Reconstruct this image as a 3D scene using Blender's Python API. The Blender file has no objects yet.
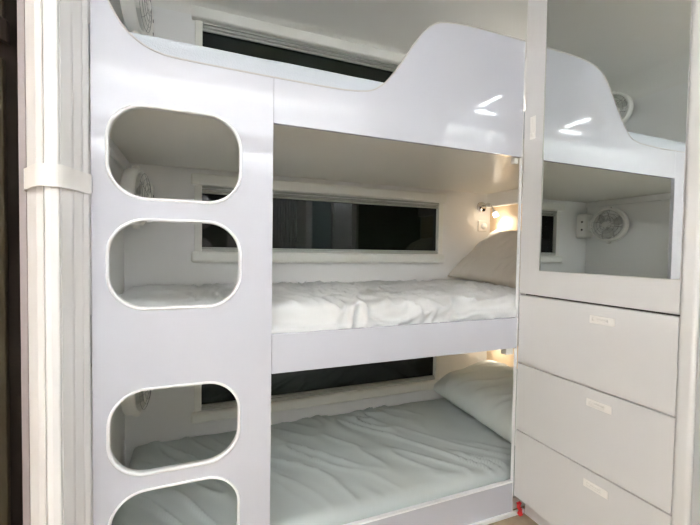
import bpy, bmesh, math, random
from mathutils import Vector, Matrix, noise
random.seed(7)
PI = math.pi
SC = bpy.context.scene
COL = SC.collection

# ------------------------------------------------------------------ materials
def mat(name, color, rough=0.5, metal=0.0, spec=0.5, ior=1.45, bump=0.0, bscale=80.0, var=0.0, vscale=3.0, coat=0.0, emit=None, estr=0.0, stretch=(1,1,1)):
    m = bpy.data.materials.new(name); m.use_nodes = True
    nt = m.node_tree; b = nt.nodes['Principled BSDF']
    b.inputs['Base Color'].default_value = (*color, 1)
    b.inputs['Roughness'].default_value = rough
    b.inputs['Metallic'].default_value = metal
    b.inputs['IOR'].default_value = ior
    b.inputs['Specular IOR Level'].default_value = spec
    b.inputs['Coat Weight'].default_value = coat
    b.inputs['Coat Roughness'].default_value = 0.04
    if emit:
        b.inputs['Emission Color'].default_value = (*emit, 1); b.inputs['Emission Strength'].default_value = estr
    tc = nt.nodes.new('ShaderNodeTexCoord'); mp = nt.nodes.new('ShaderNodeMapping')
    mp.inputs['Scale'].default_value = stretch
    nt.links.new(tc.outputs['Object'], mp.inputs['Vector'])
    if bump:
        n = nt.nodes.new('ShaderNodeTexNoise'); n.inputs['Scale'].default_value = bscale; n.inputs['Detail'].default_value = 4
        nt.links.new(mp.outputs[0], n.inputs['Vector'])
        bp = nt.nodes.new('ShaderNodeBump'); bp.inputs['Strength'].default_value = bump; bp.inputs['Distance'].default_value = 0.002
        nt.links.new(n.outputs[0], bp.inputs['Height']); nt.links.new(bp.outputs[0], b.inputs['Normal'])
    if var:
        n = nt.nodes.new('ShaderNodeTexNoise'); n.inputs['Scale'].default_value = vscale; n.inputs['Detail'].default_value = 5
        nt.links.new(mp.outputs[0], n.inputs['Vector'])
        mx = nt.nodes.new('ShaderNodeMix'); mx.data_type = 'RGBA'
        mx.inputs[6].default_value = (*[c*(1-var) for c in color], 1); mx.inputs[7].default_value = (*[min(1, c*(1+var)) for c in color], 1)
        nt.links.new(n.outputs[0], mx.inputs[0]); nt.links.new(mx.outputs[2], b.inputs['Base Color'])
    return m

M = dict(
    gloss=mat('gloss_white_laminate', (0.565, 0.575, 0.63), 0.055, spec=0.5, ior=1.5),
    edge=mat('white_edge_moulding', (0.88, 0.89, 0.90), 0.35),
    edge2=mat('grey_white_edge_strip', (0.48, 0.46, 0.44), 0.4),
    wall=mat('lining_board', (0.88, 0.88, 0.87), 0.5, bump=0.05, bscale=200),
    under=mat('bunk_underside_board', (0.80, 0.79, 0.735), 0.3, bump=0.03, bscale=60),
    ceil=mat('ceiling_lining', (0.86, 0.855, 0.82), 0.55, bump=0.04, bscale=150),
    frame=mat('window_plastic', (0.86, 0.86, 0.81), 0.4),
    alum=mat('brushed_sash', (0.50, 0.51, 0.47), 0.4, metal=0.4),
    cab=mat('satin_cabinet_white', (0.70, 0.695, 0.69), 0.32, bump=0.02, bscale=120),
    carc=mat('cabinet_carcass', (0.07, 0.065, 0.06), 0.7),
    post=mat('end_post_white', (0.72, 0.715, 0.70), 0.35),
    grey=mat('grey_jamb', (0.50, 0.51, 0.52), 0.5),
    latch=mat('latch_white', (0.88, 0.86, 0.83), 0.3),
    fold=mat('folding_door_vinyl', (0.78, 0.77, 0.76), 0.42, bump=0.03, bscale=200),
    strap=mat('strap_vinyl', (0.85, 0.83, 0.80), 0.5, bump=0.1, bscale=400),
    jamb=mat('mauve_jamb', (0.30, 0.26, 0.26), 0.5),
    dark=mat('dark_brown_timber', (0.012, 0.008, 0.006), 0.9, spec=0.15, var=0.4, vscale=6, stretch=(1, 1, 0.1)),
    olive=mat('olive_brown_panel', (0.035, 0.027, 0.016), 0.8, spec=0.2, var=0.2),
    brass=mat('brass_trim', (0.75, 0.5, 0.2), 0.25, metal=1.0),
    wood=mat('blond_timber_panel', (0.84, 0.66, 0.45), 0.45, var=0.12, vscale=5, stretch=(1, 1, 0.12)),
    cream=mat('cream_cotton', (0.69, 0.70, 0.695), 0.9, bump=0.25, bscale=350),
    beige=mat('beige_cotton', (0.66, 0.61, 0.54), 0.9, bump=0.25, bscale=350),
    sage=mat('grey_green_cotton', (0.50, 0.545, 0.535), 0.85, bump=0.2, bscale=350),
    pale=mat('pale_blue_cotton', (0.52, 0.555, 0.60), 0.9, bump=0.5, bscale=260),
    fan=mat('fan_plastic', (0.92, 0.91, 0.87), 0.4),
    blade=mat('fan_blade_plastic', (0.62, 0.63, 0.60), 0.35),
    wire=mat('grey_wire', (0.35, 0.35, 0.34), 0.4, metal=0.5),
    chrome=mat('chrome', (0.75, 0.73, 0.70), 0.12, metal=1.0),
    black=mat('black_plastic', (0.01, 0.01, 0.01), 0.4),
    bulb=mat('lit_lamp_lens', (1, 1, 1), 0.5, emit=(1.0, 0.90, 0.74), estr=5.0),
    strip=mat('lit_strip_diffuser', (1, 1, 1), 0.5, emit=(0.92, 0.96, 1.0), estr=21.0),
    strip2=mat('added_round_diffuser', (1, 1, 1), 0.5, emit=(0.98, 0.98, 1.0), estr=15.0),  # glow of the added, unseen round light
    cove=mat('added_fill_strip', (1, 1, 1), 0.5, emit=(0.92, 0.96, 1.0), estr=62.0),  # glow of the added cove fill
    dim=mat('added_fill_downlight', (1, 1, 1), 0.5, emit=(0.92, 0.96, 1.0), estr=11.0),  # glow of the added downward fill
    warm=mat('lit_warm_diffuser', (1, 1, 1), 0.5, emit=(1.0, 0.74, 0.55), estr=10.0),
    floor=mat('tan_vinyl_floor', (0.32, 0.25, 0.17), 0.5, var=0.35, vscale=30),
    red=mat('red_ribbon', (0.62, 0.02, 0.02), 0.5),
    roomwall=mat('room_lining', (0.88, 0.88, 0.88), 0.5, bump=0.04, bscale=150),
    curtain=mat('white_curtain', (0.85, 0.86, 0.88), 0.9),
    blue=mat('grey_blue_cupboard', (0.30, 0.38, 0.44), 0.3),
    green=mat('leaf_green', (0.12, 0.25, 0.06), 0.6),
)
# mirror
m = mat('mirror_silver', (0.80, 0.83, 0.81), 0.015, metal=1.0); M['mirror'] = m
# tinted acrylic window: dark, double glazed, strongly reflective, slightly see-through
m = mat('tinted_window_pane', (0.006, 0.009, 0.006), 0.03, ior=1.52, spec=0.5); M['pane'] = m

# ------------------------------------------------------------------ helpers
def link(name, bm, mt, parent=None, smooth=False, bev=0.0, seg=2):
    me = bpy.data.meshes.new(name)
    bmesh.ops.recalc_face_normals(bm, faces=bm.faces)
    bm.to_mesh(me); bm.free()
    o = bpy.data.objects.new(name, me); COL.objects.link(o)
    for x in (mt if isinstance(mt, (list, tuple)) else [mt]): me.materials.append(x)
    if parent: o.parent = parent
    if smooth:
        for p in me.polygons: p.use_smooth = True
    if bev:
        md = o.modifiers.new('bevel', 'BEVEL'); md.width = bev; md.segments = seg; md.limit_method = 'ANGLE'
        md.angle_limit = math.radians(40); md.harden_normals = False
    return o

def box(bm, x0, x1, y0, y1, z0, z1, mi=0):
    v = [bm.verts.new(p) for p in ((x0,y0,z0),(x1,y0,z0),(x1,y1,z0),(x0,y1,z0),(x0,y0,z1),(x1,y0,z1),(x1,y1,z1),(x0,y1,z1))]
    for f in ((0,3,2,1),(4,5,6,7),(0,1,5,4),(1,2,6,5),(2,3,7,6),(3,0,4,7)):
        bm.faces.new([v[i] for i in f]).material_index = mi

def boxo(name, x0, x1, y0, y1, z0, z1, mt, parent=None, bev=0.0, seg=2):
    bm = bmesh.new(); box(bm, x0, x1, y0, y1, z0, z1); return link(name, bm, mt, parent, bev=bev, seg=seg)

def empty(name, loc=(0,0,0), label=None, cat=None, group=None):
    o = bpy.data.objects.new(name, None); o.empty_display_size = 0.05; COL.objects.link(o); o.location = loc
    if label: o['label'] = label; o['category'] = cat
    if group: o['group'] = group
    return o

def tag(o, label, cat, group=None):
    o['label'] = label; o['category'] = cat
    if group: o['group'] = group
    return o

def struct(o): o['kind'] = 'structure'; return o

def setpar(o, p):
    """parent keeping world placement (p has identity rotation)"""
    o.parent = p; o.matrix_parent_inverse = Matrix.Translation(-Vector(p.location)); return o

def tube(bm, pts, r, n=8, closed=False, cap=True, radii=None):
    pts = [Vector(p) for p in pts]; N = len(pts)
    rings = []; prev = None
    for i, p in enumerate(pts):
        if closed: t = (pts[(i+1) % N] - pts[i-1]).normalized()
        else: t = (pts[min(i+1, N-1)] - pts[max(i-1, 0)]).normalized()
        if prev is None:
            a = Vector((0,0,1)) if abs(t.z) < .9 else Vector((1,0,0))
            nrm = t.cross(a).normalized()
        else:
            nrm = (prev - t*prev.dot(t)).normalized()
        prev = nrm; bn = t.cross(nrm)
        rr = radii[i] if radii else r
        rings.append([bm.verts.new(p + rr*(math.cos(2*PI*k/n)*nrm + math.sin(2*PI*k/n)*bn)) for k in range(n)])
    for i in range(N if closed else N-1):
        a, b = rings[i], rings[(i+1) % N]
        for k in range(n): bm.faces.new((a[k], a[(k+1) % n], b[(k+1) % n], b[k]))
    if not closed and cap: bm.faces.new(rings[0][::-1]); bm.faces.new(rings[-1])

def lathe(bm, prof, n=32, axis='z', org=(0,0,0), closed_prof=False):
    """prof = [(r, h)]; revolve about axis"""
    org = Vector(org); rings = []
    for r, h in prof:
        ring = []
        for k in range(n):
            a = 2*PI*k/n
            c, s = r*math.cos(a), r*math.sin(a)
            p = {'z': (c, s, h), 'x': (h, c, s), 'y': (c, h, s)}[axis]
            ring.append(bm.verts.new(org + Vector(p)))
        rings.append(ring)
    P = len(rings)
    for i in range(P if closed_prof else P-1):
        a, b = rings[i], rings[(i+1) % P]
        for k in range(n): bm.faces.new((a[k], a[(k+1) % n], b[(k+1) % n], b[k]))
    if not closed_prof:
        bm.faces.new(rings[0]); bm.faces.new(rings[-1])

def sweep_xz(bm, pts, prof, closed=True):
    """sweep a profile [(radial, y)] along points in the XZ plane"""
    N = len(pts); rings = []
    for i in range(N):
        x, z = pts[i]
        if closed: a, b = pts[i-1], pts[(i+1) % N]
        else: a, b = pts[max(i-1,0)], pts[min(i+1,N-1)]
        tx, tz = b[0]-a[0], b[1]-a[1]; L = math.hypot(tx, tz) or 1
        nx, nz = -tz/L, tx/L
        rings.append([bm.verts.new((x+nx*r, y, z+nz*r)) for r, y in prof])
    K = len(prof)
    for i in range(N if closed else N-1):
        a, b = rings[i], rings[(i+1) % N]
        for k in range(K): bm.faces.new((a[k], a[(k+1) % K], b[(k+1) % K], b[k]))
    if not closed: bm.faces.new(rings[0][::-1]); bm.faces.new(rings[-1])

def rrect(x0, x1, z0, z1, r, n=12):
    out = []
    for cx, cz, a0 in ((x1-r, z1-r, 0), (x0+r, z1-r, 90), (x0+r, z0+r, 180), (x1-r, z0+r, 270)):
        for k in range(n+1):
            a = math.radians(a0 + 90*k/n); out.append((cx+r*math.cos(a), cz+r*math.sin(a)))
    return out

def catmull(P, n=8):
    out = []
    for i in range(len(P)-1):
        p0 = P[max(i-1,0)]; p1 = P[i]; p2 = P[i+1]; p3 = P[min(i+2,len(P)-1)]
        for k in range(n):
            t = k/n
            out.append(tuple(0.5*((2*b)+(-a+c)*t+(2*a-5*b+4*c-d)*t*t+(-a+3*b-3*c+d)*t**3) for a,b,c,d in zip(p0,p1,p2,p3)))
    out.append(tuple(P[-1])); return out

def sheet_xz(name, outer, holes, y0, th, mt, parent=None):
    """flat board in the XZ plane with rounded holes, front face at y0"""
    cu = bpy.data.curves.new(name+'_c', 'CURVE'); cu.dimensions = '2D'; cu.fill_mode = 'BOTH'; cu.extrude = th/2
    for loop in [outer]+holes:
        s = cu.splines.new('POLY'); s.points.add(len(loop)-1); s.use_cyclic_u = True
        for p, q in zip(s.points, loop): p.co = (q[0], q[1], 0, 1)
    t = bpy.data.objects.new('tmp', cu); COL.objects.link(t)
    dg = bpy.context.evaluated_depsgraph_get()
    me = bpy.data.meshes.new_from_object(t.evaluated_get(dg))
    bpy.data.objects.remove(t); bpy.data.curves.remove(cu)
    me.transform(Matrix(((1,0,0,0),(0,0,-1,y0+th/2),(0,1,0,0),(0,0,0,1))))
    me.name = name; me.materials.clear(); me.materials.append(mt)
    for p in me.polygons: p.use_smooth = False
    o = bpy.data.objects.new(name, me); COL.objects.link(o)
    if parent: o.parent = parent
    return o

def wall_holes(name, x0, x1, z0, z1, y0, y1, holes, mt):
    xs = sorted({x0, x1, *[h[0] for h in holes], *[h[1] for h in holes]})
    zs = sorted({z0, z1, *[h[2] for h in holes], *[h[3] for h in holes]})
    bm = bmesh.new()
    for i in range(len(xs)-1):
        for j in range(len(zs)-1):
            cx, cz = (xs[i]+xs[i+1])/2, (zs[j]+zs[j+1])/2
            if any(h[0] < cx < h[1] and h[2] < cz < h[3] for h in holes): continue
            box(bm, xs[i], xs[i+1], y0, y1, zs[j], zs[j+1])
    bmesh.ops.remove_doubles(bm, verts=bm.verts, dist=1e-5)
    dup = [f for f in bm.faces if len([g for g in bm.faces if g is not f and set(g.verts) == set(f.verts)])]
    bmesh.ops.delete(bm, geom=dup, context='FACES_ONLY')
    return link(name, bm, mt)

# ------------------------------------------------------------------ dimensions
XL, XR, YB, ZC = -0.268, 1.673, 0.765, 2.045
ZU, ZR1, ZR2, ZB1 = 1.336, 0.7455, 0.633, 0.130
SEAM, XM = 0.204, 1.117
WX0, WX1 = 0.034, 1.281
win_z = [(1.704, 1.94), (0.992, 1.228), (0.275, 0.511)]    # dark opening, per level

# ------------------------------------------------------------------ setting
struct(boxo('floor', -2.2, 2.8, -1.8, YB+0.05, -0.03, 0.0, M['floor']))
struct(boxo('ceiling', -2.2, 2.8, -1.8, YB+0.05, ZC, ZC+0.03, M['ceil']))
holes = [(WX0-0.012, WX1+0.012, a-0.02, b+0.02) for a, b in win_z]
struct(wall_holes('wall_back', XL-0.02, XR+0.03, 0.0, ZC, YB, YB+0.03, holes, M['wall']))
struct(boxo('wall_left', XL-0.02, XL, 0.03, YB, 0.0, ZC, M['wall']))
struct(boxo('wall_bunk_right', XR, XR+0.02, 0.0, YB, 0.0, ZC, M['wall']))
struct(boxo('wall_opposite', -2.2, 2.8, -1.8, -1.77, 0.0, ZC, M['roomwall']))
struct(boxo('wall_far_left', -2.23, -2.2, -1.8, YB+0.05, 0.0, ZC, M['roomwall']))
struct(boxo('wall_far_right', 2.8, 2.83, -1.8, YB+0.05, 0.0, ZC, M['roomwall']))
struct(boxo('wall_aisle_left', -2.2, -1.02, 0.0, 0.02, 0.0, ZC, M['roomwall']))
struct(boxo('wall_aisle_right', 1.72, 2.8, 0.0, 0.02, 0.0, ZC, M['roomwall']))
# small cove between the back wall and the ceiling
bm = bmesh.new(); n = 8; R = 0.045
prof = [(YB, ZC)] + [(YB-R+R*math.sin(a), ZC-R+R*math.cos(a)) for a in [PI/2*k/n for k in range(n+1)]][::-1]
L = [bm.verts.new((XL, y, z)) for y, z in prof]; Rr = [bm.verts.new((XR, y, z)) for y, z in prof]
for i in range(len(prof)): bm.faces.new((L[i], L[(i+1)%len(prof)], Rr[(i+1)%len(prof)], Rr[i]))
bm.faces.new(L); bm.faces.new(Rr)
struct(link('trim_1', bm, M['ceil']))
bm = bmesh.new(); R = 0.11; n = 12
prof = [(XL, ZC)] + [(XL+R-R*math.sin(a), ZC-R+R*math.cos(a)) for a in [PI/2*k/n for k in range(n+1)]][::-1]
L = [bm.verts.new((x, 0.03, z)) for x, z in prof]; Rr = [bm.verts.new((x, YB, z)) for x, z in prof]
for i in range(len(prof)): bm.faces.new((L[i], L[(i+1)%len(prof)], Rr[(i+1)%len(prof)], Rr[i]))
bm.faces.new(L); bm.faces.new(Rr)
struct(link('trim_6', bm, M['ceil'], smooth=False))

def window(idx, z0, z1, dz):
    """dz = offset from the middle window"""
    pz0, pz1 = 1.262+dz, 1.312+dz
    w = struct(empty('window_%d' % idx, ((WX0+WX1)/2, YB, z0)))
    def P(o): setpar(o, w); return o
    P(boxo('window_pane', WX0-0.005, WX1+0.005, YB+0.012, YB+0.017, z0-0.012, z1+0.03, M['pane']))
    # side frames
    for a, b in ((0.003, WX0), (WX1, 1.309)):
        P(boxo('window_frame', a, b, YB-0.016, YB+0.012, 0.9705+dz, pz0+0.002, M['frame'], bev=0.003))
    # bottom rail: rounded box
    P(boxo('window_sill', -0.011, 1.317, YB-0.036, YB-0.0005, 0.922+dz, 0.972+dz, M['frame'], bev=0.014, seg=5))
    bm = bmesh.new()
    box(bm, WX0, WX1, YB-0.012, YB+0.012, 0.972+dz, 0.984+dz)
    box(bm, WX0, WX1, YB-0.004, YB+0.012, 0.985+dz, 0.991+dz)
    P(link('lower_sash_track', bm, M['alum'], bev=0.001))
    bm = bmesh.new()
    for k, (yy, h) in enumerate(((0.0, 0.010), (-0.006, 0.009), (-0.012, 0.008))):
        zz = 1.230+dz + k*0.0115
        box(bm, WX0, WX1, YB+yy-0.004, YB+yy+0.006, zz, zz+h)
    P(link('folded_blind', bm, M['alum'], bev=0.0015))
    P(boxo('pelmet', -0.011, 1.317, YB-0.040, YB-0.0005, pz0, pz1, M['frame'], bev=0.008, seg=4))
    return w
window(1, *win_z[0], 0.712)
window(2, *win_z[1], 0.0)
window(3, *win_z[2], -0.717)
# vertical joint strip on the back wall, under the middle window
struct(boxo('trim_2', 0.408, 0.414, YB-0.0015, YB, 0.70, 0.92, M['wall']))

# cornice between the bunk's end wall and the board above
struct(boxo('trim_5', XL, XL+0.022, 0.02, YB, 1.300, 1.3369, M['wall'], bev=0.006, seg=3))
# ------------------------------------------------------------------ bunk bed
bunk = empty('bunk_bed', (0.45, 0, 0), 'white glossy built-in triple bunk bed with oval ladder cut-outs in its end panel', 'bunk bed')
TH = 0.014
top = [(-0.2252, 1.72), (-0.222, 1.70), (-0.210, 1.64), (-0.1875, 1.565), (-0.158, 1.515), (-0.122, 1.484), (-0.078, 1.467), (-0.026, 1.462), (0.076, 1.460), (SEAM, 1.459)]
topL = catmull(top, 6)
outer = [(SEAM-0.0005, 0.0), (SEAM-0.0005, 1.459)] + topL[::-1][1:] + [(-0.2252, ZC-0.001), (-0.2253, ZC-0.001)]
# the left hump runs up to the ceiling as a narrow strip: close the outline on the panel's left edge
outer = [(SEAM-0.0005, 0.0)] + topL[::-1] + [(-0.2252, 0.0)]
H = [(1.1026, 1.3371), (0.8293, 1.0577), (0.4087, 0.6315), (0.145, 0.3731)]
X0, X1 = -0.1955, 0.120
rr = 0.088
inner = [rrect(X0+.004, X1-.004, a+.004, b-.004, rr-.004) for a, b in H]
lad = setpar(sheet_xz('ladder_panel', outer, inner, 0.0, TH, M['gloss']), bunk)
for a, b in H:
    bm = bmesh.new()
    prof = [(-0.001, -0.0012), (0.002, -0.0028), (0.0055, -0.0018), (0.0065, 0.001), (0.0065, TH+0.001), (-0.001, TH+0.001)]
    sweep_xz(bm, rrect(X0, X1, a, b, rr, 14), prof)
    o = link('cutout_trim', bm, M['edge'], smooth=True); o.parent = lad
    o['label'] = 'white moulded edge of ladder cut-out'
# top-left return of the ladder panel, up to the ceiling
pts = [(-0.2252, 1.72)] + []
mainT = [(SEAM+0.0008, 1.459), (0.307, 1.459), (0.40, 1.460), (0.455, 1.464), (0.495, 1.471), (0.525, 1.486), (0.552, 1.509), (0.577, 1.538),
         (0.603, 1.574), (0.632, 1.618), (0.662, 1.660), (0.690, 1.695), (0.722, 1.722), (0.765, 1.738), (0.83, 1.746), (0.907, 1.750), (XM-0.006, 1.752)]
mT = catmull(mainT, 6)
gout = mT + [(XM-0.006, ZU), (SEAM+0.0008, ZU)]
g = setpar(sheet_xz('upper_guard_panel', gout, [], 0.0, TH, M['gloss']), bunk)
for nm, P_, par in (('guard_edge_trim', mT, g), ('ladder_edge_trim', topL[:], lad)):
    bm = bmesh.new()
    sweep_xz(bm, P_, [(-0.0012, -0.0015), (0.0028, -0.0015), (0.0028, TH+0.001), (-0.0012, TH+0.001)], closed=False)
    o = link(nm, bm, M['edge2'], bev=0.0006); o.parent = par
# rails
P = lambda o: setpar(o, bunk)
P(boxo('middle_guard_rail', SEAM+0.0008, XM-0.006, 0.0, TH, ZR2, ZR1, M['gloss'], bev=0.0015))
P(boxo('lower_front_board', SEAM+0.0008, XM-0.006, 0.0, TH, 0.0, ZB1-0.006, M['gloss'], bev=0.0015))
P(boxo('lower_board_capping', SEAM+0.0008, XM-0.006, -0.002, TH, ZB1-0.006, ZB1, M['edge'], bev=0.0015))
P(boxo('end_post', XM-0.0055, XM-0.001, 0.0, 0.012, 0.0, 1.752, M['edge'], bev=0.001))
for k, (za, zb, zf_) in enumerate(((ZU, ZU+0.072, 0), (ZR2+0.001, ZR2+0.062, 0))):
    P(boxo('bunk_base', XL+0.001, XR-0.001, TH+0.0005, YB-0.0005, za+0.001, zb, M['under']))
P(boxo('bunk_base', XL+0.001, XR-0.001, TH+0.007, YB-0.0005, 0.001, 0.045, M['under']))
P(boxo('support_cleat', XM-0.040, XM-0.0065, TH+0.001, TH+0.03, ZR2-0.028, ZR2, M['under'], bev=0.002))
P(boxo('support_cleat', XM-0.024, XM-0.0065, TH+0.001, TH+0.02, ZU-0.022, ZU, M['under'], bev=0.002))
# skirting at the foot of the lower board
struct(boxo('baseboard_bunk', SEAM, 1.165, -0.010, -0.0005, 0.0, 0.016, M['edge'], bev=0.002))

# timber panel and bulkhead at the pillow end
for nm, a, b, hi in (('bulkhead', 0.708, 1.256, 1.335), ('bulkhead', 0.05, 0.0, 0.0)):
    if hi:
        t = empty('bedhead_locker', (XR, 0.4, a), 'white bulkhead locker over blond timber bedhead in the middle bunk', 'locker')
        setpar(boxo('timber_bedhead', XR-0.012, XR-0.0005, 0.03, YB-0.001, a, b, M['wood']), t)
        setpar(boxo('locker_front', XR-0.045, XR-0.0005, 0.03, YB-0.001, b, hi, M['wall'], bev=0.006, seg=3), t)
t = boxo('timber_bedhead', XR-0.012, XR-0.0005, 0.03, YB-0.001, 0.046, ZR2, M['wood'])
tag(t, 'blond timber bedhead panel behind the pillow of the lowest bunk', 'bedhead')

# ------------------------------------------------------------------ mattresses
def mattress(name, x0, x1, y0, y1, z0, z1, mt, r=0.035, wr=0.004, seed=0, folds=0, nx=230, ny=80, crown=0.004, label=None, puff=0.0):
    """rounded box with wrinkled fitted sheet"""
    bm = bmesh.new()
    W, D = x1-x0, y1-y0
    # perimeter param: build a grid over top wrapped down the sides
    h = z1-z0
    def prof(u, L, n):
        """u in [-1..1] across: returns (pos, drop) for wrap"""
        pass
    side = h - r
    arc = r*PI/2
    def wrap(s, L):
        # s from 0..L+2*(side+arc): start bottom of one side, over top to the other
        if s < side: return 0.0, -(h - s)
        s2 = s-side
        if s2 < arc: a = s2/r; return r-r*math.cos(a), -(r-r*math.sin(a))
        s3 = s2-arc; flat = L-2*r
        if s3 < flat: return r+s3, 0.0
        s4 = s3-flat
        if s4 < arc: a = s4/r; return L-r+r*math.sin(a), -(r-r*math.cos(a))
        return L, -(r+(s4-arc))
    TX = W-2*r+2*(side+arc); TY = D-2*r+2*(side+arc)
    # non uniform: denser rows in arcs
    def samples(L, n):
        out = []
        for k in range(8): out.append(side*k/8)
        for k in range(6): out.append(side+arc*k/6)
        flat = L-2*r
        for k in range(n): out.append(side+arc+flat*k/n)
        for k in range(6): out.append(side+arc+flat+arc*k/6)
        for k in range(9): out.append(side+2*arc+flat+side*k/8)
        return out
    su, sv = samples(W, nx), samples(D, ny)
    grid = []
    for s in su:
        row = []; px, dx = wrap(s, W)
        for t in sv:
            py, dy = wrap(t, D)
            dz = max(-h, min(dx, dy)) if (dx < 0 and dy < 0) else dx+dy
            x, y, z = x0+px, y0+py, z1+dz
            # crown and wrinkles
            cx = (px/W)*2-1; cy = (py/D)*2-1
            topw = max(0.0, 1+dz/h)
            z += crown*(1-cx*cx)*(1-cy*cy)*topw
            q = Vector((x*5+seed*3.1, y*5, z*4))
            nn = noise.noise(q)*0.6 + noise.noise(q*2.3)*0.4
            # ridged folds running diagonally
            f = 0
            if folds:
                a = x*0.80+y*0.60+0.10*noise.noise(Vector((x*2.5, y*2.5, seed)))
                b = -x*0.60+y*0.80
                f = (1-abs(noise.noise(Vector((a*15, b*2.6, seed+4.2)))*2.2))
                f = max(0, f)**3*folds
                msk = max(0, min(1, noise.noise(Vector((x*2.2, y*2.2, seed+9)))*2+0.65))
                f *= msk*max(0, min(1, (1-abs(cy))*7))*max(0, min(1, (1-abs(cx))*12))
            fr = 0
            if puff:
                a = x*14+y*9
                rid = max(0, 1-abs(noise.noise(Vector((x*13+3*noise.noise(Vector((x*4, z*9, 1))), y*8, z*16+seed)))*2.4))
                fr = puff*rid**2
            if dz <= -h*0.98: nn = 0; f = 0; fr = 0
            nn *= max(0, min(1, (1-cy)*7)) if dy > -0.003 else 1
            z += (wr*nn+f+fr*0.5)*topw
            if dy < -0.003:
                sgn = -1 if py < D/2 else 1
                if sgn < 0: y += min(0.0, -(fr*0.8) - wr*0.5*nn*0) * 0.9
            row.append(bm.verts.new((x, y, z)))
        grid.append(row)
    for i in range(len(su)-1):
        for j in range(len(sv)-1):
            bm.faces.new((grid[i][j], grid[i+1][j], grid[i+1][j+1], grid[i][j+1]))
    # bottom cap
    o = link(name, bm, mt, smooth=True)
    return o

def crease(m, scale, dist, strength, stretch=(1,1,1)):
    nt = m.node_tree; b = nt.nodes['Principled BSDF']
    tc = nt.nodes.new('ShaderNodeTexCoord'); mp = nt.nodes.new('ShaderNodeMapping'); mp.inputs['Scale'].default_value = stretch
    mp.inputs['Rotation'].default_value = (0.2, 0.1, 0.5)
    n = nt.nodes.new('ShaderNodeTexNoise'); n.noise_type = 'RIDGED_MULTIFRACTAL'; n.inputs['Scale'].default_value = scale; n.inputs['Detail'].default_value = 2.5
    n.inputs['Distortion'].default_value = 0.6
    bp = nt.nodes.new('ShaderNodeBump'); bp.inputs['Strength'].default_value = strength; bp.inputs['Distance'].default_value = dist
    nt.links.new(tc.outputs['Object'], mp.inputs[0]); nt.links.new(mp.outputs[0], n.inputs['Vector']); nt.links.new(n.outputs[0], bp.inputs['Height'])
    old = b.inputs['Normal'].links[0].from_node
    nt.links.new(bp.outputs[0], old.inputs['Normal'])
crease(M['cream'], 6.0, 0.022, 1.0, (1, 1.2, 1.6))
crease(M['sage'], 3.2, 0.010, 0.4, (1, 0.4, 1))
crease(M['beige'], 4.0, 0.010, 0.6)
mm = empty('mattress', (0.7, 0.39, 0.696), 'mattress in rumpled cream sheet on the middle bunk', 'mattress')
setpar(mattress('fitted_sheet', XL+0.012, XR-0.016, TH+0.010, YB-0.004, 0.697, 0.815, M['cream'], r=0.040, wr=0.007, seed=1, folds=0.010, crown=0.006, puff=0.032), mm)
ml = empty('mattress', (0.7, 0.39, 0.046), 'mattress in creased grey-green sheet on the lowest bunk', 'mattress')
setpar(mattress('fitted_sheet', XL+0.03, XR-0.016, TH+0.014, YB-0.006, 0.0465, 0.152, M['sage'], r=0.045, wr=0.005, seed=5, folds=0.022, crown=0.010), ml)
mu = empty('mattress', (0.7, 0.39, 1.41), 'mattress in pale blue sheet on the top bunk', 'mattress')
setpar(mattress('fitted_sheet', XL+0.012, XR-0.016, TH+0.006, YB-0.004, 1.4085, 1.521, M['pale'], r=0.018, wr=0.003, seed=8, crown=0.004), mu)

# ------------------------------------------------------------------ pillows
def pillow(name, L, Wd, T, mt, label, seed, mtx, sag=0.0, open_end=True, wr=0.008):
    """L along local y, Wd along local x, thickness along z"""
    nx, ny = 44, 60
    bm = bmesh.new(); top = {}; bot = {}
    for i in range(nx+1):
        for j in range(ny+1):
            u = i/nx*2-1; v = j/ny*2-1
            eu = 1-abs(u)**4.2; ev = 1-abs(v)**5.0
            t = T/2*(max(0, eu)**0.55)*(max(0, ev)**0.5)
            # corners pulled out, sides bowed in
            x = Wd/2*u*(1-0.05*(1-v*v)*0+0.0) * (1-0.06*(1-abs(v)**2)*abs(u)**3)
            y = L/2*v*(1-0.05*(1-abs(u)**2)*abs(v)**3)
            ear = 1+0.05*(abs(u)*abs(v))**5
            x *= ear; y *= ear
            q = Vector((x*7+seed, y*7, seed))
            w = noise.noise(q)*0.6+noise.noise(q*2.2)*0.4
            a = noise.noise(Vector((x*5+y*13+seed, y*3-x*2, 2.0)))
            rid = max(0, 1-abs(a*2.3))**2.5
            k = min(1, t/(T*0.2))
            bend = sag*(-(u*u))
            zt = t + (w*wr + rid*wr*1.2)*k + bend
            zb = -t*0.75 + w*wr*0.5*k + bend
            edge = i in (0, nx) or j in (0, ny)
            vt = bm.verts.new((x, y, zt if not edge else bend))
            top[i, j] = vt
            bot[i, j] = vt if edge else bm.verts.new((x, y, zb))
    for i in range(nx):
        for j in range(ny):
            bm.faces.new((top[i,j], top[i+1,j], top[i+1,j+1], top[i,j+1]))
            bm.faces.new((bot[i,j], bot[i,j+1], bot[i+1,j+1], bot[i+1,j]))
    bm.transform(mtx)
    o = link(name, bm, mt, smooth=True)
    # bake origin at the base
    zmin = min(v.co.z for v in o.data.vertices); c = mtx.translation
    off = Vector((c.x, c.y, zmin)); o.data.transform(Matrix.Translation(-off)); o.location = off
    tag(o, label, 'pillow')
    md = o.modifiers.new('sub', 'SUBSURF'); md.levels = 1; md.render_levels = 1
    return o
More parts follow.
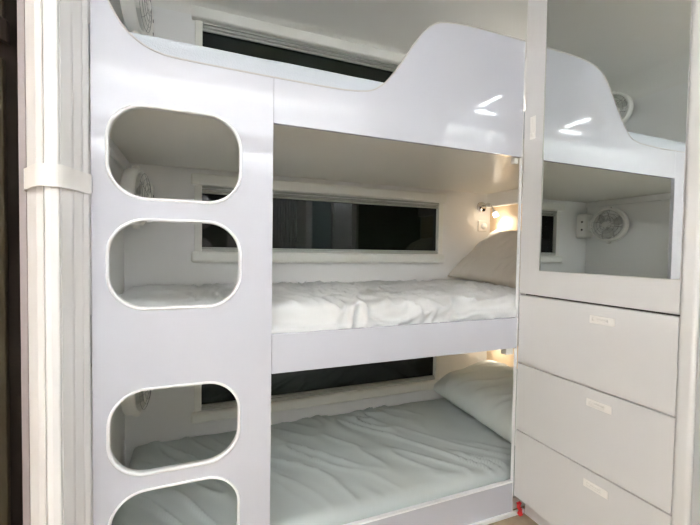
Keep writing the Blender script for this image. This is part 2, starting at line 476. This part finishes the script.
# middle bunk: standing against the bedhead, leaning back
ang = math.radians(-41)
pm = Matrix.Translation((1.488, 0.400, 0.956)) @ Matrix.Rotation(math.radians(4), 4, 'X') @ Matrix.Rotation(math.radians(-3), 4, 'Z') @ Matrix.Rotation(ang, 4, 'Y') @ Matrix.Rotation(math.radians(0), 4, 'X')
pillow('pillow', 0.66, 0.40, 0.12, M['beige'], 'plump beige pillow propped up at the head of the middle bunk', 2.0, pm)
pl = Matrix.Translation((1.438, 0.385, 0.258)) @ Matrix.Rotation(math.radians(-4), 4, 'Z') @ Matrix.Rotation(math.radians(-13), 4, 'Y')
M['sagepil'] = mat('grey_sage_pillowcase', (0.72, 0.76, 0.74), 0.88, bump=0.2, bscale=350)
crease(M['sagepil'], 4.0, 0.010, 0.6)
pillow('pillow', 0.70, 0.42, 0.20, M['sagepil'], 'grey-green pillow lying at the head of the lowest bunk', 6.0, pl)

# ------------------------------------------------------------------ wall fans
def make_fan():
    f = empty('wall_fan')
    # everything around the fan's head centre (0,0,0), facing +x, then the wall bracket
    hd = Matrix.Rotation(math.radians(-7), 4, 'Z')
    def head(bm): bm.transform(hd); return bm
    R = 0.104
    bm = bmesh.new()
    lathe(bm, [(R-0.002, -0.026), (R+0.002, -0.021), (R+0.002, 0.016), (R-0.003, 0.020), (R-0.014, 0.018), (R-0.014, 0.012), (R-0.010, 0.0), (R-0.012, -0.020), (R-0.012, -0.026)], 48, 'x', closed_prof=True)
    link('fan_ring', head(bm), M['fan'], f, smooth=True)
    bm = bmesh.new()
    def dome(r): return 0.018+0.028*math.sqrt(max(0, 1-(r/R)**2))
    for r in (0.034, 0.054, 0.072, 0.0895):
        tube(bm, [(dome(r), r*math.cos(a), r*math.sin(a)) for a in [2*PI*k/32 for k in range(32)]], 0.0008, 5, closed=True)
    for k in range(8):
        a = 2*PI*k/8+0.13
        tube(bm, [(dome(r), r*math.cos(a+0.35*(1-r/R)), r*math.sin(a+0.35*(1-r/R))) for r in (0.018, 0.035, 0.055, 0.075, 0.092)], 0.0008, 5)
    link('front_guard', head(bm), M['wire'], f, smooth=True)
    bm = bmesh.new(); lathe(bm, [(0.0005, 0.050), (0.012, 0.050), (0.019, 0.047), (0.019, 0.043), (0.0005, 0.042)], 24, 'x')
    link('guard_badge', head(bm), M['fan'], f, smooth=True)
    for k in range(3):
        bm = bmesh.new(); a0 = 2*PI*k/3+0.5
        pts = []
        for i in range(9):
            r = 0.014+0.070*i/8; wdt = 0.36+0.42*math.sin(PI*min(1, i/8*0.9+0.1))
            row = []
            for j in range(7):
                t = j/6-0.5; a = a0+t*wdt*1.3+0.25*i/8
                row.append((0.012*t*2*1.2, r*math.cos(a), r*math.sin(a)))
            pts.append(row)
        vv = [[bm.verts.new(p) for p in row] for row in pts]; vb = [[bm.verts.new((p[0]-0.002, p[1], p[2])) for p in row] for row in pts]
        for i in range(8):
            for j in range(6):
                bm.faces.new((vv[i][j], vv[i+1][j], vv[i+1][j+1], vv[i][j+1])); bm.faces.new((vb[i][j], vb[i][j+1], vb[i+1][j+1], vb[i+1][j]))
        for i in range(8):
            bm.faces.new((vv[i][0], vb[i][0], vb[i+1][0], vv[i+1][0])); bm.faces.new((vv[i][6], vv[i+1][6], vb[i+1][6], vb[i][6]))
        for j in range(6):
            bm.faces.new((vv[0][j], vv[0][j+1], vb[0][j+1], vb[0][j])); bm.faces.new((vv[8][j], vb[8][j], vb[8][j+1], vv[8][j+1]))
        link('fan_blade', head(bm), M['blade'], f, smooth=True)
    bm = bmesh.new()
    lathe(bm, [(0.0005, -0.034), (0.020, -0.034), (0.024, -0.028), (0.024, -0.004), (0.015, 0.0), (0.013, 0.018), (0.0005, 0.020)], 24, 'x')
    link('fan_motor', head(bm), M['fan'], f, smooth=True)
    bm = bmesh.new()
    for k in range(6):
        a = 2*PI*k/6+0.26
        tube(bm, [(-0.018, 0.09*math.cos(a), 0.09*math.sin(a)), (-0.028, 0.05*math.cos(a), 0.05*math.sin(a)), (-0.030, 0.022*math.cos(a), 0.022*math.sin(a))], 0.0014, 6)
    for r in (0.045, 0.068):
        tube(bm, [(-0.026, r*math.cos(a), r*math.sin(a)) for a in [2*PI*k/28 for k in range(28)]], 0.0008, 5, closed=True)
    link('rear_guard', head(bm), M['wire'], f, smooth=True)
    for s in (1, -1):
        bm = bmesh.new(); lathe(bm, [(0.0005, s*(R+0.001)), (0.013, s*(R+0.001)), (0.013, s*(R+0.011)), (0.010, s*(R+0.014)), (0.0005, s*(R+0.014))], 20, 'z')
        link('pivot_cap', head(bm), M['fan'], f, smooth=True)
    # swivel arm from ring to the wall plate
    bm = bmesh.new()
    box(bm, -0.018, 0.016, 0.103, 0.140, -0.040, 0.040)
    link('swivel_bracket', bm, M['fan'], f, bev=0.008, seg=3)
    pm_ = bmesh.new(); box(pm_, -0.040, 0.044, 0.128, 0.1985, -0.082, 0.082)
    plate = link('mounting_plate', pm_, M['fan'], f, bev=0.016, seg=4)
    for zz in (0.026, -0.026):
        bm = bmesh.new(); lathe(bm, [(0.0005, 0.0438), (0.006, 0.0438), (0.007, 0.0455), (0.0005, 0.0465)], 12, 'x', org=(0, 0.150, zz))
        link('screw', bm, M['black'], plate)
    return f
fan0 = make_fan()
def copy_tree(o, parent=None):
    c = o.copy(); COL.objects.link(c)
    if parent: c.parent = parent
    for ch in list(o.children): copy_tree(ch, c)
    return c
fan_lab = ['cream wall fan in the corner of the middle bunk, also seen whole in the mirror', 'cream wall fan in the corner of the top bunk', 'cream wall fan in the corner of the lowest bunk']
for i, z in enumerate((1.172, 1.885, 0.462)):
    f = fan0 if i == 0 else copy_tree(fan0)
    f.location = (-0.200, 0.565, z)
    tag(f, fan_lab[i], 'fan', None)

# ------------------------------------------------------------------ reading lamps and switch
def make_lamp():
    t = empty('reading_lamp')
    bm = bmesh.new(); lathe(bm, [(0.0005, -0.001), (0.031, -0.001), (0.031, -0.008), (0.026, -0.016), (0.012, -0.020), (0.0005, -0.021)], 32, 'y')
    link('wall_rose', bm, M['chrome'], t, smooth=True)
    bm = bmesh.new(); lathe(bm, [(0.0005, -0.018), (0.009, -0.018), (0.009, -0.024), (0.0005, -0.024)], 16, 'y', org=(0.004, 0, -0.018))
    link('rocker_switch', bm, M['black'], t, smooth=True)
    bm = bmesh.new()
    path = catmull([(0, -0.018, 0.006), (0.002, -0.045, 0.016), (0.005, -0.068, 0.012), (0.009, -0.082, -0.006), (0.013, -0.090, -0.026)], 6)
    tube(bm, path, 0.0042, 10)
    link('flexible_neck', bm, M['chrome'], t, smooth=True)
    d = Vector((0.30, -0.25, -0.88)).normalized(); q = d.to_track_quat('Z', 'Y').to_matrix().to_4x4(); q.translation = Vector((0.013, -0.090, -0.024))
    bm = bmesh.new(); lathe(bm, [(0.005, 0.0), (0.010, 0.004), (0.011, 0.012), (0.011, 0.018), (0.0005, 0.018), ], 24, 'z'); bm.transform(q)
    link('lamp_cap', bm, M['chrome'], t, smooth=True)
    bm = bmesh.new(); lathe(bm, [(0.0005, 0.0185), (0.0125, 0.0185), (0.0145, 0.038), (0.0135, 0.043), (0.0005, 0.044)], 24, 'z'); bm.transform(q)
    link('lit_shade', bm, M['bulb'], t, smooth=True)
    return t, Vector((0.013, -0.090, -0.024)) + d*0.050, d
lampT, lp, ld = make_lamp()
lampT.location = (1.590, YB, 1.256)
tag(lampT, 'chrome flexible reading lamp lit over the middle bunk pillow', 'lamp')
l2 = copy_tree(lampT); l2.location = (1.590, YB, 0.565)
tag(l2, 'chrome reading lamp above the lowest bunk pillow, mostly behind the rail', 'lamp')
l3 = copy_tree(lampT); l3.location = (1.590, YB, 1.905)  # extra lamp, hidden, added to brighten the top bunk
tag(l3, 'chrome reading lamp added unseen behind the tall guard to light the top bunk', 'lamp')
for i, (t, pw) in enumerate(((lampT, 0.5), (l2, 0.4), (l3, 3.8))):
    ld_ = bpy.data.lights.new('reading_light', 'SPOT'); ld_.energy = pw; ld_.color = (1.0, 0.90, 0.78); ld_.shadow_soft_size = 0.018
    ld_.spot_size = math.radians(150); ld_.spot_blend = 0.8
    lo = bpy.data.objects.new('reading_light', ld_); COL.objects.link(lo); lo.parent = t
    lo.location = lp; lo.rotation_mode = 'QUATERNION'; lo.rotation_quaternion = (-Vector((0.42, -0.32, -0.85))).to_track_quat('Z', 'Y')
sw = empty('light_switch', (1.601, YB, 1.143), 'round white light switch below the middle reading lamp', 'switch')
bm = bmesh.new(); box(bm, -0.034, 0.034, -0.008, -0.0005, -0.032, 0.032); link('switch_plate', bm, M['latch'], sw, bev=0.006, seg=3)
bm = bmesh.new(); lathe(bm, [(0.0005, -0.0085), (0.020, -0.0085), (0.019, -0.014), (0.0005, -0.015)], 28, 'y', org=(0.006, 0, 0)); link('switch_dial', bm, M['edge'], sw, smooth=True)

# ------------------------------------------------------------------ wardrobe with mirror door and drawers
YD0, YD1 = -0.0035, -0.5065
wd = empty('wardrobe', (1.4, -0.26, 0), 'tall white wardrobe with a mirrored door above three drawers', 'wardrobe')
P = lambda o: setpar(o, wd)
P(boxo('carcass', XM+0.019, XR+0.02, YD1+0.002, -0.0125, 0.070, ZC-0.001, M['carc']))
P(boxo('carcass_edge', XM+0.002, XM+0.0185, -0.0028, -0.0005, 0.070, ZC-0.001, M['edge']))
P(boxo('kickboard', 1.163, 1.181, YD1, -0.0125, 0.0, 0.070, M['cab']))
P(boxo('corner_post', XM-0.004, XM+0.05, -0.545, YD1-0.0006, 0.0, ZC-0.001, M['post'], bev=0.010, seg=4))
# door: frame pieces around the mirror
D = bmesh.new()
Z0d, Z1d = 0.838, ZC-0.01
box(D, XM, XM+0.018, -0.0863, YD0, Z0d, Z1d)            # hinge-side stile
box(D, XM, XM+0.018, YD1, -0.5055, Z0d, Z1d)             # thin far edge
box(D, XM, XM+0.018, -0.5055, -0.0863, Z0d, 0.9238)      # bottom rail
box(D, XM, XM+0.018, -0.5055, -0.0863, Z1d-0.05, Z1d)    # top rail
bmesh.ops.remove_doubles(D, verts=D.verts, dist=1e-5)
door = P(link('mirror_door', D, M['cab']))
o = boxo('mirror_glass', XM+0.0005, XM+0.017, -0.5050, -0.0873, 0.9248, Z1d-0.0505, M['mirror']); o.parent = door; o.matrix_parent_inverse = Matrix.Translation((0,0,0))
bm = bmesh.new()
box(bm, XM-0.0012, XM, -0.0885, -0.0863, 0.9238, Z1d-0.05); box(bm, XM-0.0012, XM, -0.5055, -0.0885, 0.9238, 0.9255)
o = link('mirror_edge', bm, M['alum']); o.parent = door

def latch(par, y, z, length, vertical=False, name='drawer_latch'):
    h = 0.024
    a, b = (length/2, h/2) if not vertical else (h/2, length/2)
    bm = bmesh.new()
    x = XM
    # shallow plate, then a recess frame and finger pull
    box(bm, x-0.0022, x, y-a, y+a, z-b, z+b)
    ia, ib = (a*0.62, b*0.42) if not vertical else (a*0.45, b*0.55)
    oy = a*0.14 if not vertical else 0; oz = 0 if not vertical else b*0.2
    w = 0.0018
    for (y0, y1, z0, z1) in ((-ia, ia, ib-w, ib), (-ia, ia, -ib, -ib+w), (-ia, -ia+w, -ib, ib), (ia-w, ia, -ib, ib)):
        box(bm, x-0.0050, x-0.0022, y+oy+y0, y+oy+y1, z+oz+z0, z+oz+z1)
    if not vertical: box(bm, x-0.0062, x-0.0022, y+oy-ia*0.85, y+oy+ia*0.4, z-ib*0.3, z+ib*0.45)
    else: box(bm, x-0.0062, x-0.0022, y-ia, y+ia, z-b*0.75, z-b*0.5)
    o = link(name, bm, M['latch'], bev=0.0008, seg=1); o.parent = par; return o
latch(door, -0.0415, 1.431, 0.080, True, 'door_latch')
G = 0.0022
edges = [(0.8337, 0.5790), (0.5790, 0.3283), (0.3283, 0.0735)]
P_lat = [(-0.314, 0.789), (-0.313, 0.5345), (-0.312, 0.2840)]
for (a, b), (ly, lz) in zip(edges, P_lat):
    dr = P(boxo('drawer', XM, XM+0.018, YD1, YD0, b+G, a-G, M['cab'], bev=0.0012))
    latch(dr, ly, lz, 0.076)

# grey jamb of the passage just beyond the wardrobe
struct(boxo('trim_3', XM+0.004, XM+0.05, -0.585, -0.5465, 0.0, ZC-0.001, M['grey']))

# ------------------------------------------------------------------ folding door, stacked at the left
fd = empty('folding_door', (-0.28, -0.02, 0), 'white concertina door folded up beside the ladder panel, held by a strap', 'door')
base = [(-0.350, -0.006), (-0.345, -0.022), (-0.318, -0.050), (-0.2985, -0.088), (-0.286, -0.104), (-0.262, -0.106), (-0.247, -0.074), (-0.236, -0.036), (-0.2275, -0.004)]
def slat(pts, name='door_leaf', z0=0.004, z1=ZC-0.02):
    bm = bmesh.new(); n_ = len(pts)
    lo = [bm.verts.new((x, y, z0)) for x, y in pts]; hi = [bm.verts.new((x, y, z1)) for x, y in pts]
    for i in range(n_): bm.faces.new((lo[i], lo[(i+1)%n_], hi[(i+1)%n_], hi[i]))
    bm.faces.new(lo); bm.faces.new(hi)
    return setpar(link(name, bm, M['fold'], bev=0.0025, seg=3), fd)
# leaves: thin boxes standing on their folds, each seen as a ridge
G_ = 0.0004
cuts = [(-0.3435, -0.3130, [(-0.3435, -0.001), (-0.3425, -0.014), (-0.3140, -0.052), (-0.3130, -0.048)]),
        (-0.3126, -0.2860, [(-0.3126, -0.050), (-0.3110, -0.062), (-0.2980, -0.070), (-0.2925, -0.090), (-0.2870, -0.104), (-0.2860, -0.100)]),
        (-0.2856, -0.2590, [(-0.2856, -0.100), (-0.2840, -0.106), (-0.2730, -0.108), (-0.2600, -0.106), (-0.2590, -0.100)]),
        (-0.2586, -0.2455, [(-0.2586, -0.099), (-0.2570, -0.101), (-0.2465, -0.072), (-0.2455, -0.066)]),
        (-0.2451, -0.2360, [(-0.2451, -0.058), (-0.2435, -0.054), (-0.2370, -0.034), (-0.2360, -0.030)]),
        (-0.2356, -0.2275, [(-0.2356, -0.026), (-0.2340, -0.025), (-0.2285, -0.014), (-0.2275, -0.008)])]
for a_, b_, front in cuts:
    slat([(a_, -0.0005)]*(front[0][1] < -0.002) + front + [(b_, -0.0005)])
# strap
sp = catmull([(-0.3448, -0.004), (-0.3440, -0.018), (-0.3300, -0.043), (-0.3140, -0.074), (-0.2960, -0.102), (-0.2800, -0.1125), (-0.2600, -0.1115), (-0.2480, -0.088), (-0.2385, -0.048), (-0.2300, -0.022), (-0.2240, -0.008)], 5)
bm = bmesh.new(); rows = []
for (x, y), off in zip(sp, [0]*len(sp)):
    i = sp.index((x, y)); a = sp[max(i-1,0)]; b = sp[min(i+1,len(sp)-1)]
    tx, ty = b[0]-a[0], b[1]-a[1]; L_ = math.hypot(tx, ty); nx_, ny_ = ty/L_, -tx/L_
    rows.append([bm.verts.new(p) for p in ((x, y, 1.108), (x, y, 1.154), (x+nx_*0.0025, y+ny_*0.0025, 1.154), (x+nx_*0.0025, y+ny_*0.0025, 1.108))])
for i in range(len(rows)-1):
    for k in range(4): bm.faces.new((rows[i][k], rows[i][(k+1)%4], rows[i+1][(k+1)%4], rows[i+1][k]))
bm.faces.new(rows[0]); bm.faces.new(rows[-1])
setpar(link('tie_strap', bm, M['strap'], smooth=False), fd)
struct(boxo('trim_4', -0.3605, -0.3465, -0.004, 0.03, 0.0, ZC-0.001, M['jamb'], bev=0.002))
# dark cupboard beyond the folding door
dk = empty('cupboard', (-0.7, 0.02, 0), 'dark brown tall cupboard at the far left, beyond the folding door', 'cupboard')
P = lambda o: setpar(o, dk)
P(boxo('cupboard_body', -1.0, -0.363, 0.03, 0.40, 0.0, ZC-0.001, M['dark']))
P(boxo('cupboard_door', -0.99, -0.392, 0.012, 0.0295, 0.05, 1.40, M['olive'], bev=0.003))
P(boxo('cupboard_door', -0.99, -0.392, 0.012, 0.0295, 1.47, 2.0, M['olive'], bev=0.003))
bm = bmesh.new(); v = [bm.verts.new(p) for p in ((-0.60,-0.01,1.52),(-0.376,-0.01,1.425),(-0.376,-0.01,1.475),(-0.60,-0.01,1.57),(-0.60,0.011,1.52),(-0.376,0.011,1.425),(-0.376,0.011,1.475),(-0.60,0.011,1.57))]
for f in ((0,1,2,3),(4,7,6,5),(0,4,5,1),(1,5,6,2),(2,6,7,3),(3,7,4,0)): bm.faces.new([v[i] for i in f])
P(link('cross_rail', bm, M['dark'], bev=0.003))
P(boxo('brass_edge', -0.4015, -0.398, -0.014, -0.0105, 1.44, 1.50, M['brass']))

# ------------------------------------------------------------------ red ribbon on the floor by the kickboard
bm = bmesh.new()
path = [(1.128, -0.0115, 0.052), (1.133, -0.014, 0.046), (1.131, -0.0125, 0.034), (1.137, -0.015, 0.022), (1.135, -0.0135, 0.012), (1.140, -0.018, 0.001)]
prev = None
for k, (x, y, z) in enumerate(path):
    w = 0.0095+0.002*math.sin(k*2)
    r_ = [bm.verts.new((x-w, y, z)), bm.verts.new((x+w, y+0.0008, z+0.001)), bm.verts.new((x+w, y-0.0012, z+0.001)), bm.verts.new((x-w, y-0.002, z))]
    if prev:
        for q in range(4): bm.faces.new((prev[q], prev[(q+1)%4], r_[(q+1)%4], r_[q]))
    else: bm.faces.new(r_)
    prev = r_
bm.faces.new(prev)
tag(link('ribbon', bm, M['red']), 'short red ribbon hanging at the floor beside the drawers', 'ribbon')

# ------------------------------------------------------------------ the rest of the room, seen in reflections, and added fill lights
def strip_light(cx, cy, length, along, label):
    t = empty('strip_light', (cx, cy, ZC), label, 'light')
    a, b = (length/2, 0.011) if along == 'x' else (0.011, length/2)
    bm = bmesh.new(); box(bm, -a-0.008, a+0.008, -b-0.006, b+0.006, -0.014, -0.0005); link('housing', bm, M['edge'], t, bev=0.003)
    bm = bmesh.new(); box(bm, -a, a, -b, b, -0.022, -0.0145); link('diffuser', bm, M['strip'], t)
    return t
strip_light(0.345, -1.045, 0.20, 'y', 'lit strip light on the ceiling running front to back, nearer the wardrobe')
strip_light(0.22, -1.235, 0.19, 'x', 'lit strip light on the ceiling running lengthwise, nearer the wardrobe')
strip_light(-0.595, -1.11, 0.20, 'y', 'lit strip light on the ceiling running front to back, nearer the folding door')
strip_light(-0.76, -1.30, 0.24, 'x', 'lit strip light on the ceiling running lengthwise, nearer the folding door')
def round_light(x, y, mt, label, r=0.16):
    t = empty('ceiling_light', (x, y, ZC), label, 'light')
    bm = bmesh.new(); lathe(bm, [(0.0005, -0.0005), (r+0.012, -0.0005), (r+0.012, -0.012), (r, -0.018), (0.0005, -0.018)], 40, 'z'); link('housing', bm, M['edge'], t, smooth=False)
    bm = bmesh.new(); lathe(bm, [(0.0005, -0.0185), (r-0.006, -0.0185), (r-0.012, -0.026), (0.0005, -0.028)], 40, 'z'); link('diffuser', bm, mt, t, smooth=False)
round_light(1.9, -1.2, M['strip2'], 'unseen round ceiling light added behind the wardrobe for room brightness')  # out of view, added for overall brightness
round_light(-1.45, -0.7, M['warm'], 'round warm ceiling light on the far left')

cv = empty('added_cove_light', (0.3, -1.77, 1.68), 'long unseen cove light added on the wall opposite the bunks as fill light', 'light')  # cove added to bounce soft fill into the bunks
setpar(boxo('fill_valance', -2.15, 1.18, -1.700, -1.690, 1.650, 1.80, M['roomwall'], bev=0.002), cv)  # boards added to keep the fill strips out of panel reflections
setpar(boxo('fill_valance', 1.96, 2.75, -1.700, -1.690, 1.650, 1.80, M['roomwall'], bev=0.002), cv)
setpar(boxo('fill_shelf', -2.15, 1.18, -1.7705, -1.7005, 1.68, 1.688, M['roomwall']), cv)
setpar(boxo('fill_shelf', 1.96, 2.75, -1.7705, -1.7005, 1.68, 1.688, M['roomwall']), cv)
setpar(boxo('strip', -2.1, 1.15, -1.760, -1.710, 1.689, 1.700, M['cove']), cv)
setpar(boxo('strip', 1.98, 2.7, -1.760, -1.710, 1.689, 1.700, M['cove']), cv)
setpar(boxo('fill_downlight', -2.1, 0.75, -1.760, -1.715, 1.670, 1.679, M['dim']), cv)  # added to lift the lower wall and floor
cu = empty('curtain', (0.95, -1.74, 0.9), 'white pleated curtain on the wall opposite the bunks', 'curtain')
bm = bmesh.new(); A = []; B = []
for k in range(73):
    x = -0.16+0.32*k/72; y = 0.014*math.sin(k*0.9)
    A.append([bm.verts.new((x, y, 0)), bm.verts.new((x, y, 0.75))]); B.append([bm.verts.new((x, y-0.003, 0)), bm.verts.new((x, y-0.003, 0.75))])
for k in range(72):
    bm.faces.new((A[k][0], A[k+1][0], A[k+1][1], A[k][1])); bm.faces.new((B[k][0], B[k][1], B[k+1][1], B[k+1][0]))
    bm.faces.new((A[k][1], A[k+1][1], B[k+1][1], B[k][1])); bm.faces.new((A[k][0], B[k][0], B[k+1][0], A[k+1][0]))
for k in (0, 72): bm.faces.new((A[k][0], A[k][1], B[k][1], B[k][0]))
link('curtain_cloth', bm, M['curtain'], cu, smooth=True)
bm = bmesh.new(); tube(bm, [(-0.2, 0, 0.765), (0.2, 0, 0.765)], 0.008, 10); link('curtain_rail', bm, M['alum'], cu, smooth=True)
cp = empty('wall_cupboard', (1.55, -1.62, 0), 'grey-blue tall cupboard on the wall opposite the bunks', 'cupboard')
setpar(boxo('cupboard_body', 1.22, 1.95, -1.768, -1.52, 0.0, 1.9, M['roomwall']), cp)
setpar(boxo('cupboard_door', 1.225, 1.58, -1.519, -1.50, 0.05, 1.88, M['blue'], bev=0.003), cp)
setpar(boxo('cupboard_door', 1.59, 1.945, -1.519, -1.50, 0.05, 1.88, M['blue'], bev=0.003), cp)
tv = empty('television', (2.3, -1.76, 1.2), 'black flat television on the wall opposite the bunks', 'television')
setpar(boxo('bezel', 2.0, 2.62, -1.7705, -1.735, 1.12, 1.5, M['black'], bev=0.004), tv)
setpar(boxo('screen', 2.015, 2.605, -1.7345, -1.732, 1.135, 1.485, M['pane']), tv)

# ------------------------------------------------------------------ world, camera, view
w = bpy.data.worlds.new('World'); SC.world = w; w.use_nodes = True
w.node_tree.nodes['Background'].inputs[0].default_value = (0.01, 0.013, 0.02, 1)
w.node_tree.nodes['Background'].inputs[1].default_value = 0.3

cd = bpy.data.cameras.new('Camera'); cam = bpy.data.objects.new('Camera', cd); COL.objects.link(cam)
R3 = Matrix(((0.9262554356695163, -0.0020481501719056758, -0.3768907971462658), (-0.37660694973668146, 0.03415112206958592, -0.9257434343658187), (0.014767305194482569, 0.9994145816137873, 0.030861314862323085)))
cam.matrix_world = Matrix.Translation((0.0, -1.078, 0.985)) @ R3.to_4x4()
cd.sensor_width = 36; cd.lens = 384.375/700*36; cd.clip_start = 0.02
SC.camera = cam
SC.view_settings.view_transform = 'Standard'; SC.view_settings.look = 'None'; SC.view_settings.gamma = 1
SC.view_settings.use_curve_mapping = False
SC.view_settings.exposure = 1.66
try:
    SC.cycles.use_denoising = True; SC.cycles.max_bounces = 16; SC.cycles.diffuse_bounces = 10; SC.cycles.glossy_bounces = 8
    SC.cycles.sample_clamp_indirect = 6; SC.cycles.caustics_reflective = False
except Exception: pass
